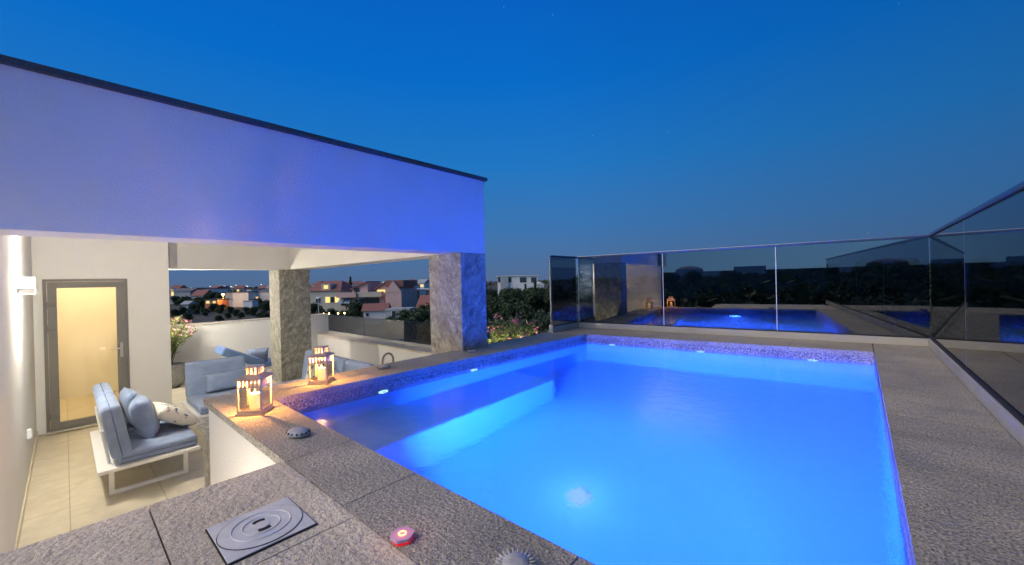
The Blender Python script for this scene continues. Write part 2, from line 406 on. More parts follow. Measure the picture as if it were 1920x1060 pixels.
for (x, y, nx, ny) in ((-3.125, 1.82, 1, 0), (-3.085, 2.86, 1, 0), (-2.62, by(-2.62), 0, -1), (-1.49, by(-1.49), 0, -1), (-.39, by(-.39), 0, -1)):
    m4 = Matrix.Translation((x, y, -.172)) @ (Matrix.Rotation(R(90), 4, 'Y') if nx else Matrix.Rotation(R(90), 4, 'X'))
    mb = MB(); mb.lathe([(.042, -.012), (.048, .0), (.042, .012)], 20)
    for v in mb.bm.verts: v.co = m4 @ v.co
    nz = rel(PL, mb).build('nozzle', M['nozzle'], pool)
    mb = MB(); mb.lathe([(.010, -.018), (.010, .018)], 12)
    for v in mb.bm.verts: v.co = m4 @ v.co
    rel(PL, mb).build('nozzle_eye', M['hole'], nz)
mb = MB(); mb.lathe([(.11, -.02), (.10, .005), (.0001, .02)], 24)
m4 = Matrix.Translation((-1.45, .985, -.62)) @ Matrix.Rotation(R(-90), 4, 'X')
for v in mb.bm.verts: v.co = m4 @ v.co
rel(PL, mb).build('underwater_lamp', M['poollamp'], pool)
mb = MB(); mb.lathe([(.085, 0), (.085, .012), (.06, .026), (.0001, .032)], 28, (-1.44, 2.26, PB))
rel(PL, mb).build('floor_lamp', M['floorlamp'], pool)
area('pool_lamp_beam', (-1.45, 1.03, -.62), (0, 1, .02), 620, (.024, .098, 1), .22, 125)
fl_ = point('pool_floor_lamp_light', (-1.44, 2.26, PB + .22), 5, (.14, .26, 1), .04); fl_.visible_transmission = False
mb = MB(); nx_, ny_ = 40, 50
mb.poly([(A[0] + .001, A[1] + .001, ZW), (Dq[0] - .001, Dq[1] + .001, ZW), (Cq[0] - .001, Cq[1] - .001, ZW), (Bq[0] + .001, Bq[1] - .001, ZW)])
wat = struct(mb.build('pool_water', M['water']))
if wat.data.polygons[0].normal.z < 0: wat.data.flip_normals()

# ------------------------------------------------------------------ glass railing round the pool: three runs
def run(p0, p1, cuts, label, post_at_start=False):
    p0, p1 = Vector((*p0, 0)), Vector((*p1, 0)); L = (p1 - p0).length; ang = math.atan2(p1.y - p0.y, p1.x - p0.x)
    t = thing('glass_railing', label, 'railing', p0, ang, 'tinted glass railing round the pool deck')
    B(0, L, -.035, .035, .002, .085, .004).build('base_channel', M['channel'], t)
    B(0, L, -.020, .020, .0855, .10, 0).build('seal', M['hole'], t)
    B(-.018, L + .018, -.020, .020, 1.155, 1.185, .006).build('handrail', M['rail'], t)
    cs = [0] + cuts + [L]
    for a, b in zip(cs[:-1], cs[1:]):
        B(a + .004, b - .004, -.006, .006, .101, 1.154).build('glass_panel', M['glass'], t)
    for c in cuts: B(c - .0035, c + .0035, -.0055, .0055, .101, 1.154).build('panel_joint', M['joint'], t)
    return t
r1 = run((-3.56, 4.96), (-3.55, 5.655), [], 'short return of tinted glass railing with an upright steel end post')
B(-.035, -.004, -.034, .034, .002, .115, .003).build('post_foot', M['channel'], r1)
B(-.030, -.004, -.010, .010, .116, 1.154, .003).build('end_post', M['steel'], r1)
r2 = run((-3.535, 5.70), (.562, 6.041), [1.38, 2.76], 'long tinted glass railing along the far end of the pool, lanterns mirrored in it')
B(.0, .012, -.0055, .0055, .101, 1.154).build('panel_joint', M['joint'], r2)
r3 = run((.57, 6.05), (.57, -1.2), [1.82, 3.64, 5.46], 'tinted glass railing running along the right side of the pool deck'); r3.location.z = .0025

# ================================================================== TERRACE BELOW
struct(MB().prism([(-11.05, -.30), (-1.975, -.30), (-1.975, .70), (-3.565, .70), (-3.565, 5.6), (-11.05, 5.6)], FZ - .12, FZ).build('terrace_floor', M['floor']))
def part(mb_, name, m, root, **k): return rel(root.location, mb_).build(name, m, root, **k)
villa = thing('villa', 'white rendered villa with roof terrace, slate clad columns and a deep white fascia beam', 'house', (-6, 0, FZ))
mb = B(-8.41, -3.47, -.75, -.28, FZ + .001, 2.05); part(mb, 'side_wall', M['stucco'], villa)
part(B(-3.468, -1.99, -.75, -.28, FZ + .001, -.40), 'side_wall', M['stucco'], villa)
part(B(-8.408, -3.47, -.279, -.267, FZ + .001, FZ + .07), 'skirting', M['floor'], villa)
# door wall with its opening
DX = -8.41; d0, d1, dh = -.195, .645, .985
mb = MB(); mb.box(DX - .34, DX, -.75, d0, FZ + .001, 1.95); mb.box(DX - .34, DX, d1, 1.13, FZ + .001, 1.95); mb.box(DX - .34, DX, d0, d1, dh, 1.95)
part(mb, 'door_wall', M['stucco'], villa)
part(B(DX - .30, DX - .12, 1.132, 1.163, 1.15, 1.95), 'gap_shade_strip', M['channel'], villa)  # solid grey strip stands in for the shade between door wall and rear beam
mb = MB(); mb.box(-9.15, -8.75, 1.165, 3.45, 1.15, 1.95); part(mb, 'rear_beam', M['stucco'], villa)
part(B(-8.748, -3.84, 3.05, 3.45, 1.15, 1.95), 'end_beam', M['stucco'], villa)
part(B(-3.838, -3.47, -1.6, 3.45, 1.15, 2.045), 'fascia', M['fascia'], villa)
part(B(-3.90, -3.435, -1.6, 3.49, 2.047, 2.085), 'roof_cap', M['dark_cap'], villa)
part(B(-9.15, -3.91, -.75, 3.48, 1.952, 2.08), 'added_roof_slab', M['paint'], villa)  # unseen roof, added to keep the light enclosed under the beams
c1 = part(B(-4.07, -3.468, 3.048, 3.452, FZ + .001, 1.148, .004), 'column', M['slate'], villa)
c2 = part(B(-9.33, -8.748, 2.86, 3.452, FZ + .001, 1.148, .004), 'column', M['slate'], villa)
# rear and low end walls of the terrace
mb = MB(); mb.box(-11.25, -11.0, 1.0, 4.80, FZ + .001, .0); part(mb, 'rear_parapet', M['stucco'], villa)
part(B(-11.27, -10.97, 1.0, 4.80, .001, .03, .004), 'parapet_cap', M['dark_cap'] if False else M['slab'], villa)
part(B(-10.998, -4.62, 4.50, 4.95, FZ + .001, -.53), 'end_parapet', M['stucco'], villa)
part(B(-10.968, -4.60, 4.47, 4.97, -.529, -.49, .004), 'parapet_cap', M['slab'], villa)
part(B(-4.618, -3.60, 5.61, 5.85, FZ - .1, -.45), 'end_parapet', M['stucco'], villa)
part(B(-11.25, -8.752, -.75, .998, FZ + .001, 2.05), 'rear_room', M['stucco'], villa) if False else None
# room behind the door, open to it
mb = MB()
mb.box(-10.9, -8.752, .80, .998, FZ + .001, 1.95); mb.box(-10.9, -8.752, -.75, -.55, FZ + .001, 1.95); mb.box(-11.1, -10.902, -.75, .998, FZ + .001, 1.95)
mb.box(-11.1, -8.752, -.75, .998, 1.951, 2.05)
part(mb, 'stair_lobby', M['paint'], villa)
part(B(-10.90, -8.40, -.548, .798, FZ + .001, FZ + .012), 'lobby_floor', M['floor'], villa)
part(B(-11.2, .56, -1.7, 5.4, -7.2, FZ - .13), 'lower_storeys', M['stucco'], villa)
point('lobby_ceiling_light', (-9.5, .1, 1.6), 66, (1, .80, .50), .15)
# door
door = bpy.data.objects.new('door', None); COL.objects.link(door); door.parent = villa
def pd(mb_, name, m, **k):
    o = rel(villa.location, mb_).build(name, m, door, **k); return o
def frame_rect(mb_, x0, x1, y0, y1, z0, z1, w_):
    mb_.box(x0, x1, y0, y0 + w_, z0, z1); mb_.box(x0, x1, y1 - w_, y1, z0, z1)
    mb_.box(x0, x1, y0 + w_, y1 - w_, z1 - w_, z1); mb_.box(x0, x1, y0 + w_, y1 - w_, z0, z0 + w_); return mb_
pd(frame_rect(MB(), DX - .05, DX + .012, d0 + .002, d1 - .002, FZ + .015, dh - .002, .035), 'door_frame', M['frame'])
pd(frame_rect(MB(), DX - .03, DX + .026, d0 + .040, d1 - .040, FZ + .05, dh - .040, .088), 'door_leaf', M['frame'])
pd(B(DX - .004, DX + .004, d0 + .13, d1 - .13, FZ + .14, dh - .13), 'door_pane', M['doorglass'])
for z in (.62, .30, -.92):
    mb = MB(); mb.tube([(DX + .045, d0 + .035, z - .05), (DX + .045, d0 + .035, z + .05)], .011); mb.tube([(DX + .04, d0 + .035, z), (DX + .04, d0 + .11, z)], .013)
    pd(mb, 'hinge', M['frame'])
mb = MB(); mb.box(DX + .027, DX + .034, d1 - .10, d1 - .066, -.20, .02, .002); mb.tube([(DX + .03, d1 - .083, -.06), (DX + .075, d1 - .083, -.06), (DX + .078, d1 - .20, -.06)], .010)
pd(mb, 'handle', M['steel'])
pd(B(DX - .01, DX + .10, d0, d1, FZ + .013, FZ + .028), 'threshold', M['slab'])
# wall lamps
def wall_lamp(loc, rz, label, power=26, col=(1, .93, .80)):
    t = thing('wall_lamp', label, 'wall lamp', loc, rz, 'square wall lamps of the terrace')
    B(-.06, .06, .001, .105, -.055, .0, .003).build('bracket', M['channel'], t)
    B(-.05, .05, .006, .105, .001, .10, .004).build('shade', M['lampglow'], t)
    m = Matrix.Rotation(rz, 4, 'Z'); v = Vector(loc)
    point('wall_lamp_light', v + m @ Vector((0, .13, .13)), power, col, .05)
    point('wall_lamp_light', v + m @ Vector((0, .13, -.10)), power, col, .05)
    return t
wall_lamp((-5.72, -.28, .845), 0, 'small glowing square lamp on the side wall left of the glazed door', 68)
wall_lamp((-9.70, .998, .70), 0, 'square lamp on the outer lobby wall beside the oleander pot', 78)
wall_lamp((-2.35, .679, -.72), R(180), 'added square lamp on the white pool wall, out of view, filling the terrace with light', 14, (1, .90, .76))  # lamp added out of view to brighten side wall, floor and sofas
o = thing('wall_socket', 'small white weatherproof socket low on the side wall', 'socket', (-6.45, -.28, -.65))
B(-.04, .04, .001, .03, -.045, .045, .006).build('socket_box', M['plastic'], o); B(-.03, .03, .031, .036, -.035, .03, .002).build('flap', M['plastic'], o)
# low glass rail on the end parapet
t = thing('parapet_glass_screen', 'low clear glass screen standing on the end parapet of the lower terrace', 'glass screen', (-10.95, 4.78, -.489))
B(0, 6.3, -.02, .02, 0, .06).build('base_channel', M['channel'], t)
for a in (0, 1.95, 3.9, 5.1):
    B(a + .008, min(a + 1.94, 6.3) if a < 3.9 else (5.09 if a < 5 else 6.3), -.006, .006, .061, .50).build('glass_panel', M['glass'], t)
# kitchen counter along the pool wall with its tap
t = thing('outdoor_counter', 'slate clad outdoor counter standing against the white pool wall', 'counter', (-3.88, 1.9, FZ))
B(-.24, .30, -1.205, 1.1, .81, .85, .004).build('worktop', M['slate'], t)
B(-.02, .305, -1.195, 1.08, .001, .809).build('base_cabinet', M['slate'], t)
pts = [(0, .0, .85), (0, 0, 1.12)] + [(0, .065 - .065 * math.cos(a * math.pi / 8), 1.12 + .075 * math.sin(a * math.pi / 8)) for a in range(1, 9)] + [(0, .13, 1.05)]
mb = MB(); mb.tube([(x, y + .36, z) for x, y, z in pts], .011, 10); mb.build('tap', M['frame'], t, smooth=True)

# ------------------------------------------------------------------ lounge furniture
def sofa(name, label, loc, rz, Lx, ncush, shelf=.15, group='white framed lounge sofas on the terrace', depth=.75):
    "local: x along the length, y from the back (0) to the front (depth), z from floor"
    t = thing(name, label, 'sofa', loc, rz, group)
    B(0, Lx, 0, depth, .265, .295, .004).build('platform', M['white_metal'], t)
    for x in (.18, Lx - .18):
        mb = MB(); s = .018
        mb.box(x - s, x + s, .08, .08 + 2 * s, .001, .264); mb.box(x - s, x + s, depth - .08 - 2 * s, depth - .08, .001, .264)
        mb.box(x - s, x + s, .08 + 2 * s, depth - .08 - 2 * s, .001, .036); mb.build('sled_leg', M['white_metal'], t)
    x0, x1 = shelf * .5, Lx - shelf * .5; w_ = (x1 - x0) / ncush
    for i in range(ncush):
        a, b = x0 + i * w_ + .004, x0 + (i + 1) * w_ - .004
        sc_ = B(a, b, .14, depth - .01, .296, .405, .035, seg=4).build('seat_cushion', M['blue'], t, smooth=True)
        e_, r_ = .001, .03; lp = [(a - e_ + r_, .14 - e_), (b + e_ - r_, .14 - e_), (b + e_, .14 - e_ + r_), (b + e_, depth - .009 - r_), (b + e_ - r_, depth - .009), (a - e_ + r_, depth - .009), (a - e_, depth - .009 - r_), (a - e_, .14 - e_ + r_), (a - e_ + r_, .14 - e_)]
        mb = MB(); mb.tube([(x, y, .352) for x, y in lp], .0045, 6, False); mb.build('piping', M['piping'], sc_)
        m4 = Matrix.Translation(((a + b) / 2, .135, .60)) @ Matrix.Rotation(R(9), 4, 'X')
        mb = MB(); mb.box(-(b - a) / 2, (b - a) / 2, -.075, .075, -.26, .27, .072, m4, 6); bc_ = mb.build('back_cushion', M['blue'], t, smooth=True)
        hw = (b - a) / 2 + .001; r_ = .068; lp = []
        for cx, cz, a0 in ((hw - r_, .271 - r_, 0), (-hw + r_, .271 - r_, 90), (-hw + r_, -.261 + r_, 180), (hw - r_, -.261 + r_, 270)):
            for q in range(5): lp.append((cx + r_ * math.cos(R(a0 + q * 22.5)), cz + r_ * math.sin(R(a0 + q * 22.5))))
        lp.append(lp[0]); mb = MB(); mb.tube([m4 @ Vector((x, 0, z)) for x, z in lp], .0045, 6, False); mb.build('piping', M['piping'], bc_)
    for x in (x0 + .15, x1 - .15):
        mb = MB(); mb.tube([(x, .09, .28), (x, .045, .62)], .012); mb.build('back_support', M['white_metal'], t)
    return t
s1 = sofa('lounge_sofa', 'blue cushioned lounge sofa nearest the glazed door, side shelf showing at its near end', (-5.22, .17, FZ), R(0), 0, 0) if False else None
# nearest sofa, long side at y .18, facing +y
s1 = sofa('lounge_sofa', 'low blue cushioned sofa in front of the glazed door, cream pillow lying on it', (-6.85, .17, FZ), 0, 1.62, 2, .10)
s2 = sofa('lounge_sofa', 'blue sofa with a single plain bolster, partly behind the nearest lantern', (-7.52, 1.93, FZ), R(-90), .82, 1, .06, depth=1.05)
s3 = sofa('lounge_sofa', 'blue sofa behind the far lantern with patterned pillows, backing the end parapet', (-4.16, 2.84, FZ), R(180), 2.95, 4, .06, depth=.85)
def pil(name, label, loc, rz, tilt, wx, hz, th, m):
    mb = MB(); mb.pillow(wx, hz, th, Matrix.Rotation(tilt, 4, 'X'))
    o = mb.build(name, m, None, loc, smooth=True); o.rotation_euler = (0, 0, rz); return tag(o, label, 'pillow')
pil('scatter_pillow', 'square blue pillow leaning on the backrest of the sofa by the door', (-5.78, .545, FZ + .60), R(-6), R(16), .46, .42, .19, M['blue'])
pil('scatter_pillow', 'second square blue pillow tucked behind the leaning one on the sofa by the door', (-6.25, .50, FZ + .61), R(4), R(12), .46, .44, .17, M['blue'])
pil('scatter_pillow', 'cream pillow with dark blue print lying on the sofa by the door', (-5.82, .77, FZ + .555), R(10), R(56), .52, .42, .17, M['cream'])
pil('bolster_pillow', 'long plain blue bolster leaning on the middle sofa behind the nearest lantern', (-7.22, 1.62, FZ + .55), R(-90), R(14), .56, .27, .13, M['blue'])
pil('scatter_pillow', 'cream and navy patterned pillow just right of the far lantern', (-6.05, 2.45, FZ + .66), R(8), R(-14), .46, .42, .14, M['cream'])
pil('scatter_pillow', 'deep blue pillow right of the cream and navy one on the far sofa', (-5.45, 2.47, FZ + .58), R(-10), R(-14), .42, .38, .14, M['blue2'])
# sun lounger at the rear parapet
t = thing('sun_lounger', 'blue cushioned sun lounger with raised back by the rear parapet', 'sun lounger', (-9.75, 2.0, FZ))
B(-.33, .33, .0, 1.9, .22, .26, .004).build('platform', M['white_metal'], t)
for y in (.15, 1.65):
    mb = MB(); mb.box(-.31, -.275, y, y + .035, .001, .219); mb.box(.275, .31, y, y + .035, .001, .219); mb.box(-.275, .275, y, y + .035, .001, .03); mb.build('sled_leg', M['white_metal'], t)
B(-.31, .31, .72, 1.88, .261, .35, .03, seg=4).build('mattress', M['blue2'], t, smooth=True)
m4 = Matrix.Translation((0, .40, .52)) @ Matrix.Rotation(R(-28), 4, 'X')
mb = MB(); mb.box(-.31, .31, -.40, .40, -.085, .085, .05, m4, 4); mb.build('raised_back', M['blue2'], t, smooth=True)
pil('scatter_pillow', 'rounded blue pillow resting on the sun lounger by the rear parapet', (-9.70, 2.72, FZ + .48), R(80), R(20), .40, .36, .2, M['blue'])

# ------------------------------------------------------------------ lanterns
def lantern(loc, rz, label):
    t = thing('candle_lantern', label, 'lantern', loc, rz, 'cream metal candle lanterns on the pool coping')
    s = .068
    mb = MB(); mb.box(-.082, .082, -.082, .082, 0, .010, .002); mb.box(-.074, .074, -.074, .074, .010, .022, .002); mb.build('base', M['lantern'], t)
    mb = MB()
    for x in (-s, s):
        for y in (-s, s): mb.box(x - .005, x + .005, y - .005, y + .005, .022, .222)
    for z in (.026, .172, .219):
        for q in (-s, s):
            mb.box(-s + .005, s - .005, q - .004, q + .004, z - .004, z + .004); mb.box(q - .004, q + .004, -s + .005, s - .005, z - .004, z + .004)
    # inner sash of the door pane
    for q in (-s + .012, s - .012): mb.box(q - .003, q + .003, -s - .006, -s - .001, .032, .168)
    for k in range(1, 6):
        c = -s + k * 2 * s / 6
        for q in (-s, s): mb.box(c - .0065, c + .0065, q - .0025, q + .0025, .176, .215); mb.box(q - .0025, q + .0025, c - .0065, c + .0065, .176, .215)
    mb.build('cage', M['lantern'], t)
    for q, ax in ((-s, 0), (s, 0), (-s, 1), (s, 1)):
        (B(-s + .006, s - .006, q - .001, q + .001, .031, .167) if ax == 0 else B(q - .001, q + .001, -s + .006, s - .006, .031, .167)).build('pane', M['clear'], t)
    # hipped lid with raised slotted turret and its cap
    mb = MB(); a, b = .086, .040
    lo = [(-a, -a, .224), (a, -a, .224), (a, a, .224), (-a, a, .224)]; hi = [(-b, -b, .248), (b, -b, .248), (b, b, .248), (-b, b, .248)]
    for i in range(4): mb.poly([lo[i], lo[(i + 1) % 4], hi[(i + 1) % 4], hi[i]])
    for k in range(4):
        c = -b + .006 + k * (2 * b - .012) / 3
        for q in (-b + .003, b - .003): mb.box(c - .0045, c + .0045, q - .003, q + .003, .248, .288); mb.box(q - .003, q + .003, c - .0045, c + .0045, .248, .288)
    mb.box(-b - .004, b + .004, -b - .004, b + .004, .288, .296, .002)
    mb.build('lid', M['lantern'], t)
    mb = MB(); n = 20
    mb.tube([(-.052 + .045 * math.cos(2 * math.pi * k / n) * .0 - .030 * math.cos(2 * math.pi * k / n) + .03, .062 * math.sin(2 * math.pi * k / n), .262 + .018 * math.cos(2 * math.pi * k / n)) for k in range(n + 1)], .0028, 6, False)
    mb.build('ring_handle', M['lantern'], t)
    mb = MB(); mb.lathe([(.030, .023), (.031, .03), (.031, .118), (.028, .121), (.022, .116)], 24); cd = mb.build('candle', M['wax'], t, smooth=True)
    mb = MB(); mb.lathe([(.0012, .114), (.005, .126), (.0045, .133), (.0006, .148)], 10); mb.build('flame', M['flame'], cd, smooth=True)
    point('candle_light', (loc[0] + .006, loc[1] - .003, loc[2] + .168), 19, (1, .42, .11), .006)
    return t
lantern((-2.93, .80, .001), R(-41), 'lit cream metal candle lantern at the corner of the coping, the nearer of two')
lantern((-3.36, 1.40, .001), R(-46), 'lit cream metal candle lantern further along the coping before the slate column')

# ------------------------------------------------------------------ shells, red light, access cover
def shell(loc, r, h, label, rz=0, spikes=0, holes=7):
    t = thing('shell_ornament', label, 'shell ornament', loc, rz, 'grey pierced shell ornaments on the coping')
    mb = MB(); n = 40; prof = [(.55, 0), (.9, .12), (1, .32), (.93, .56), (.72, .80), (.4, .95), (.08, 1.0)]
    rings = []
    for rr, z in prof:
        rings.append([mb.bm.verts.new((r * rr * (1 + .05 * math.cos(20 * 2 * math.pi * k / n)) * math.cos(2 * math.pi * k / n), .72 * r * rr * (1 + .05 * math.cos(20 * 2 * math.pi * k / n)) * math.sin(2 * math.pi * k / n) if not spikes else r * rr * math.sin(2 * math.pi * k / n), h * z)) for k in range(n)])
    for i in range(len(rings) - 1):
        for k in range(n): mb.bm.faces.new((rings[i][k], rings[i][(k + 1) % n], rings[i + 1][(k + 1) % n], rings[i + 1][k]))
    mb.bm.faces.new(rings[0][::-1]); mb.bm.faces.new(rings[-1])
    mb.build('shell_body', M['shell'], t, smooth=True)
    if spikes:
        mb = MB()
        for ring, (q, zz) in enumerate(((.98, .3), (.86, .62))):
            for k in range(spikes):
                a = 2 * math.pi * (k + .5 * ring) / spikes; d = Vector((math.cos(a), math.sin(a), 0))
                p = d * r * q + Vector((0, 0, h * zz)); mb.tube([p - d * .01, p + d * r * .34 + Vector((0, 0, h * .12))], [r * .10, r * .05], 6)
        mb.build('spines', M['shell'], t, smooth=True)
    else:
        for k in range(holes * 2):
            mb = MB()
            a = 2 * math.pi * k / (holes * 2)
            p = Vector((r * .955 * math.cos(a), .72 * r * .955 * math.sin(a), h * .56)); mb.tube([p * .93, p * 1.045], r * .075, 8)
            mb.build('pierced_hole', M['hole'], t)
    return t
shell((-2.27, .815, .001), .068, .040, 'grey pierced shell ornament lying right of the nearer lantern', R(15))
shell((-3.40, 1.99, .001), .062, .030, 'grey pierced shell ornament on the left coping beyond the far lantern', R(80))
shell((-3.33, 3.06, .001), .062, .024, 'pale shell ornament at the foot of the blue lit column', R(60), holes=5)
shell((-.715, .80, .001), .047, .046, 'grey spiny urchin ornament at the bottom edge of the picture', 0, 22)
t = thing('floating_pool_light', 'small red glowing hexagonal light lying on the coping', 'pool light', (-1.085, .685, .001))
mb = MB(); n = 48
def wav(k, r): 
    a = 2 * math.pi * k / n; rr = r * (1 + .055 * math.cos(6 * a)); return rr * math.cos(a), rr * math.sin(a)
mb.prism([wav(k, .031) for k in range(n)], 0, .009); mr, tt, bb = mat('red_translucent_base', (.7, .02, .03), .3)
bb.inputs['Emission Color'].default_value = (1, .01, .02, 1); bb.inputs['Emission Strength'].default_value = .55
mb.build('red_base', mr, t)
mb = MB(); mb.prism([wav(k, .035) for k in range(n)], .0095, .018); mb.build('housing', mat('lilac_plastic', (.46, .40, .60), .35)[0], t)
mb = MB(); mb.tube([(.011 * math.cos(2 * math.pi * k / 24), .011 * math.sin(2 * math.pi * k / 24), .0195) for k in range(25)], .0022, 6, False); mb.build('glowing_ring', M['red_glow'], t)
point('floating_light_glow', (-1.085, .685, .048), .055, (1, .06, .05), .01); 
t = thing('access_cover', 'square grey plastic inspection cover with round lid set in the paving', 'inspection cover', (-1.505, .42, .001))
mpl, tt, bb = mat('grey_blue_plastic', (.30, .32, .36), .38); v = texco(tt); tt.links.new(cramp(tt, noise(tt, v, 9, 6, .7, 1), ((.3, (.48, .50, .53)), (.7, (.68, .69, .71)))), bb.inputs['Base Color'])
B(-.132, .132, -.127, .127, .0, .0025).build('cover_seat', M['hole'], t)
B(-.128, .128, -.123, .123, .003, .0065, .0015).build('cover_frame', mpl, t)
mb = MB(); mb.lathe([(.119, .0066), (.119, .009), (.086, .009), (.084, .0115), (.081, .009), (.055, .009), (.0535, .0115), (.051, .009), (.0001, .009)], 64)
lid = mb.build('cover_lid', mpl, t)
mb = MB(); mb.tube([(.1205 * math.cos(2 * math.pi * k / 64), .1205 * math.sin(2 * math.pi * k / 64), .0072) for k in range(65)], .0012, 5, False); mb.build('lid_gap', M['hole'], lid)
mb = MB(); mb.lathe([(.023, .0091), (.023, .0105), (.0001, .0105)], 32); mb.build('lid_boss', mpl, lid)
for sgn in (-1, 1):
    mb = MB(); pts = [(sgn * .0245 * math.cos(a) , .0245 * math.sin(a)) for a in [R(-40 + 8 * k) for k in range(11)]] + [(sgn * .040 * math.cos(a), .040 * math.sin(a)) for a in [R(28 - 7 * k) for k in range(9)]]
    mb.prism([(x, y) for x, y in pts], .0092, .0100); mb.build('finger_hole', M['hole'], lid)

# ------------------------------------------------------------------ oleanders
def oleander(loc, label, h, spread, seed, potr, poth, nst=26, flow=14):
    rnd = random.Random(seed)
    t = thing('oleander_plant', label, 'potted plant', loc)
    mb = MB(); mb.lathe([(potr * .62, .002), (potr * .9, poth * .3), (potr, poth * .65), (potr * .88, poth * .97), (potr * .92, poth), (potr * .8, poth), (potr * .8, poth - .05)], 32)
    mb.build('pot', M['pot'], t, smooth=True)
    B(-potr * .5, potr * .5, -potr * .5, potr * .5, poth - .06, poth - .045).build('gravel', M['soil'], t)
    st, lf, pe = MB(), MB(), MB()
    for i in range(nst):
        a = rnd.uniform(0, 2 * math.pi); s = rnd.uniform(.25, 1) * spread; hh = h * rnd.uniform(.62, 1.0) * (1 - .25 * (s / spread) ** 2)
        p0 = Vector((rnd.uniform(-.05, .05), rnd.uniform(-.05, .05), poth - .05)); p3 = Vector((math.cos(a) * s, math.sin(a) * s, poth + hh))
        pm = p0.lerp(p3, .5) + Vector((-math.cos(a) * s * .15, -math.sin(a) * s * .15, hh * .12))
        pts = [p0, p0.lerp(pm, .6), pm, pm.lerp(p3, .55) + Vector((0, 0, .01)), p3]
        st.tube(pts, [.007, .006, .005, .004, .003], 5)
        for k in range(38):
            f = rnd.uniform(.30, 1) ; q = pm.lerp(p3, (f - .5) * 2) if f > .5 else p0.lerp(pm, f * 2)
            b = rnd.uniform(0, 2 * math.pi); d = Vector((math.cos(b), math.sin(b), rnd.uniform(-.1, 1.0))).normalized(); L = rnd.uniform(.08, .14)
            sd_ = d.cross(Vector((0, 0, 1))).normalized() * .009; e = q + d * L; m_ = q + d * L * .5 + Vector((0, 0, .006))
            lf.poly([q, m_ - sd_, e, m_ + sd_])
        if i < flow:
            for k in range(rnd.randint(5, 9)):
                c = p3 + Vector((rnd.gauss(0, .035), rnd.gauss(0, .035), rnd.gauss(.02, .03))); up = Vector((rnd.gauss(0, .5), rnd.gauss(0, .5), 1)).normalized()
                ax = up.orthogonal().normalized(); bx_ = up.cross(ax)
                for m in range(5):
                    an = 2 * math.pi * m / 5; d = ax * math.cos(an) + bx_ * math.sin(an); sd_ = up.cross(d) * .010
                    pe.poly([c, c + d * .013 - sd_, c + d * .025 + up * .006, c + d * .013 + sd_])
    st.build('stems', M['bark'], t); lf.build('foliage', M['leaf_c'], t); pe.build('blossom', M['petal'], t)
    return t
oleander((-10.35, 1.36, FZ), 'potted pink oleander standing by the rear parapet beside the door wall', 1.0, .46, 3, .27, .46, 40, 24)
oleander((-4.05, 4.48, FZ), 'pink flowering oleander rising behind the pool coping right of the slate column', .98, .52, 9, .26, .45, 44, 20)

t = thing('added_plant_light', 'added unseen spike light brightening the flowering oleander behind the coping', 'spotlight', (-3.78, 4.12, FZ))  # hidden light added to brighten the oleander
mb = MB(); mb.tube([(0, 0, 0), (0, 0, .62)], .01, 8); mb.build('spike', M['channel'], t)
mb = MB(); mb.lathe([(.02, .62), (.035, .64), (.035, .69), (.02, .70)], 16); mb.build('fill_light_head', M['lampglow'], t)
point('plant_fill_light', (-3.78, 4.12, FZ + .78), 22, (1, .88, .66), .03)
# ================================================================== SURROUNDINGS
GZ = -7.0
mb = MB(); n = 48
rings = [(60, 0), (300, 0), (900, 3), (2500, 9), (4500, 12)]
rv = []
for r_, z in rings:
    rv.append([mb.bm.verts.new((r_ * math.cos(2 * math.pi * k / n), r_ * math.sin(2 * math.pi * k / n), GZ + z + (3 * math.sin(k * 1.7) if r_ > 2000 else 0))) for k in range(n)])
mb.bm.faces.new(rv[0])
for i in range(len(rv) - 1):
    for k in range(n): mb.bm.faces.new((rv[i][k], rv[i][(k + 1) % n], rv[i + 1][(k + 1) % n], rv[i + 1][k]))
struct(mb.build('ground', M['ground']))

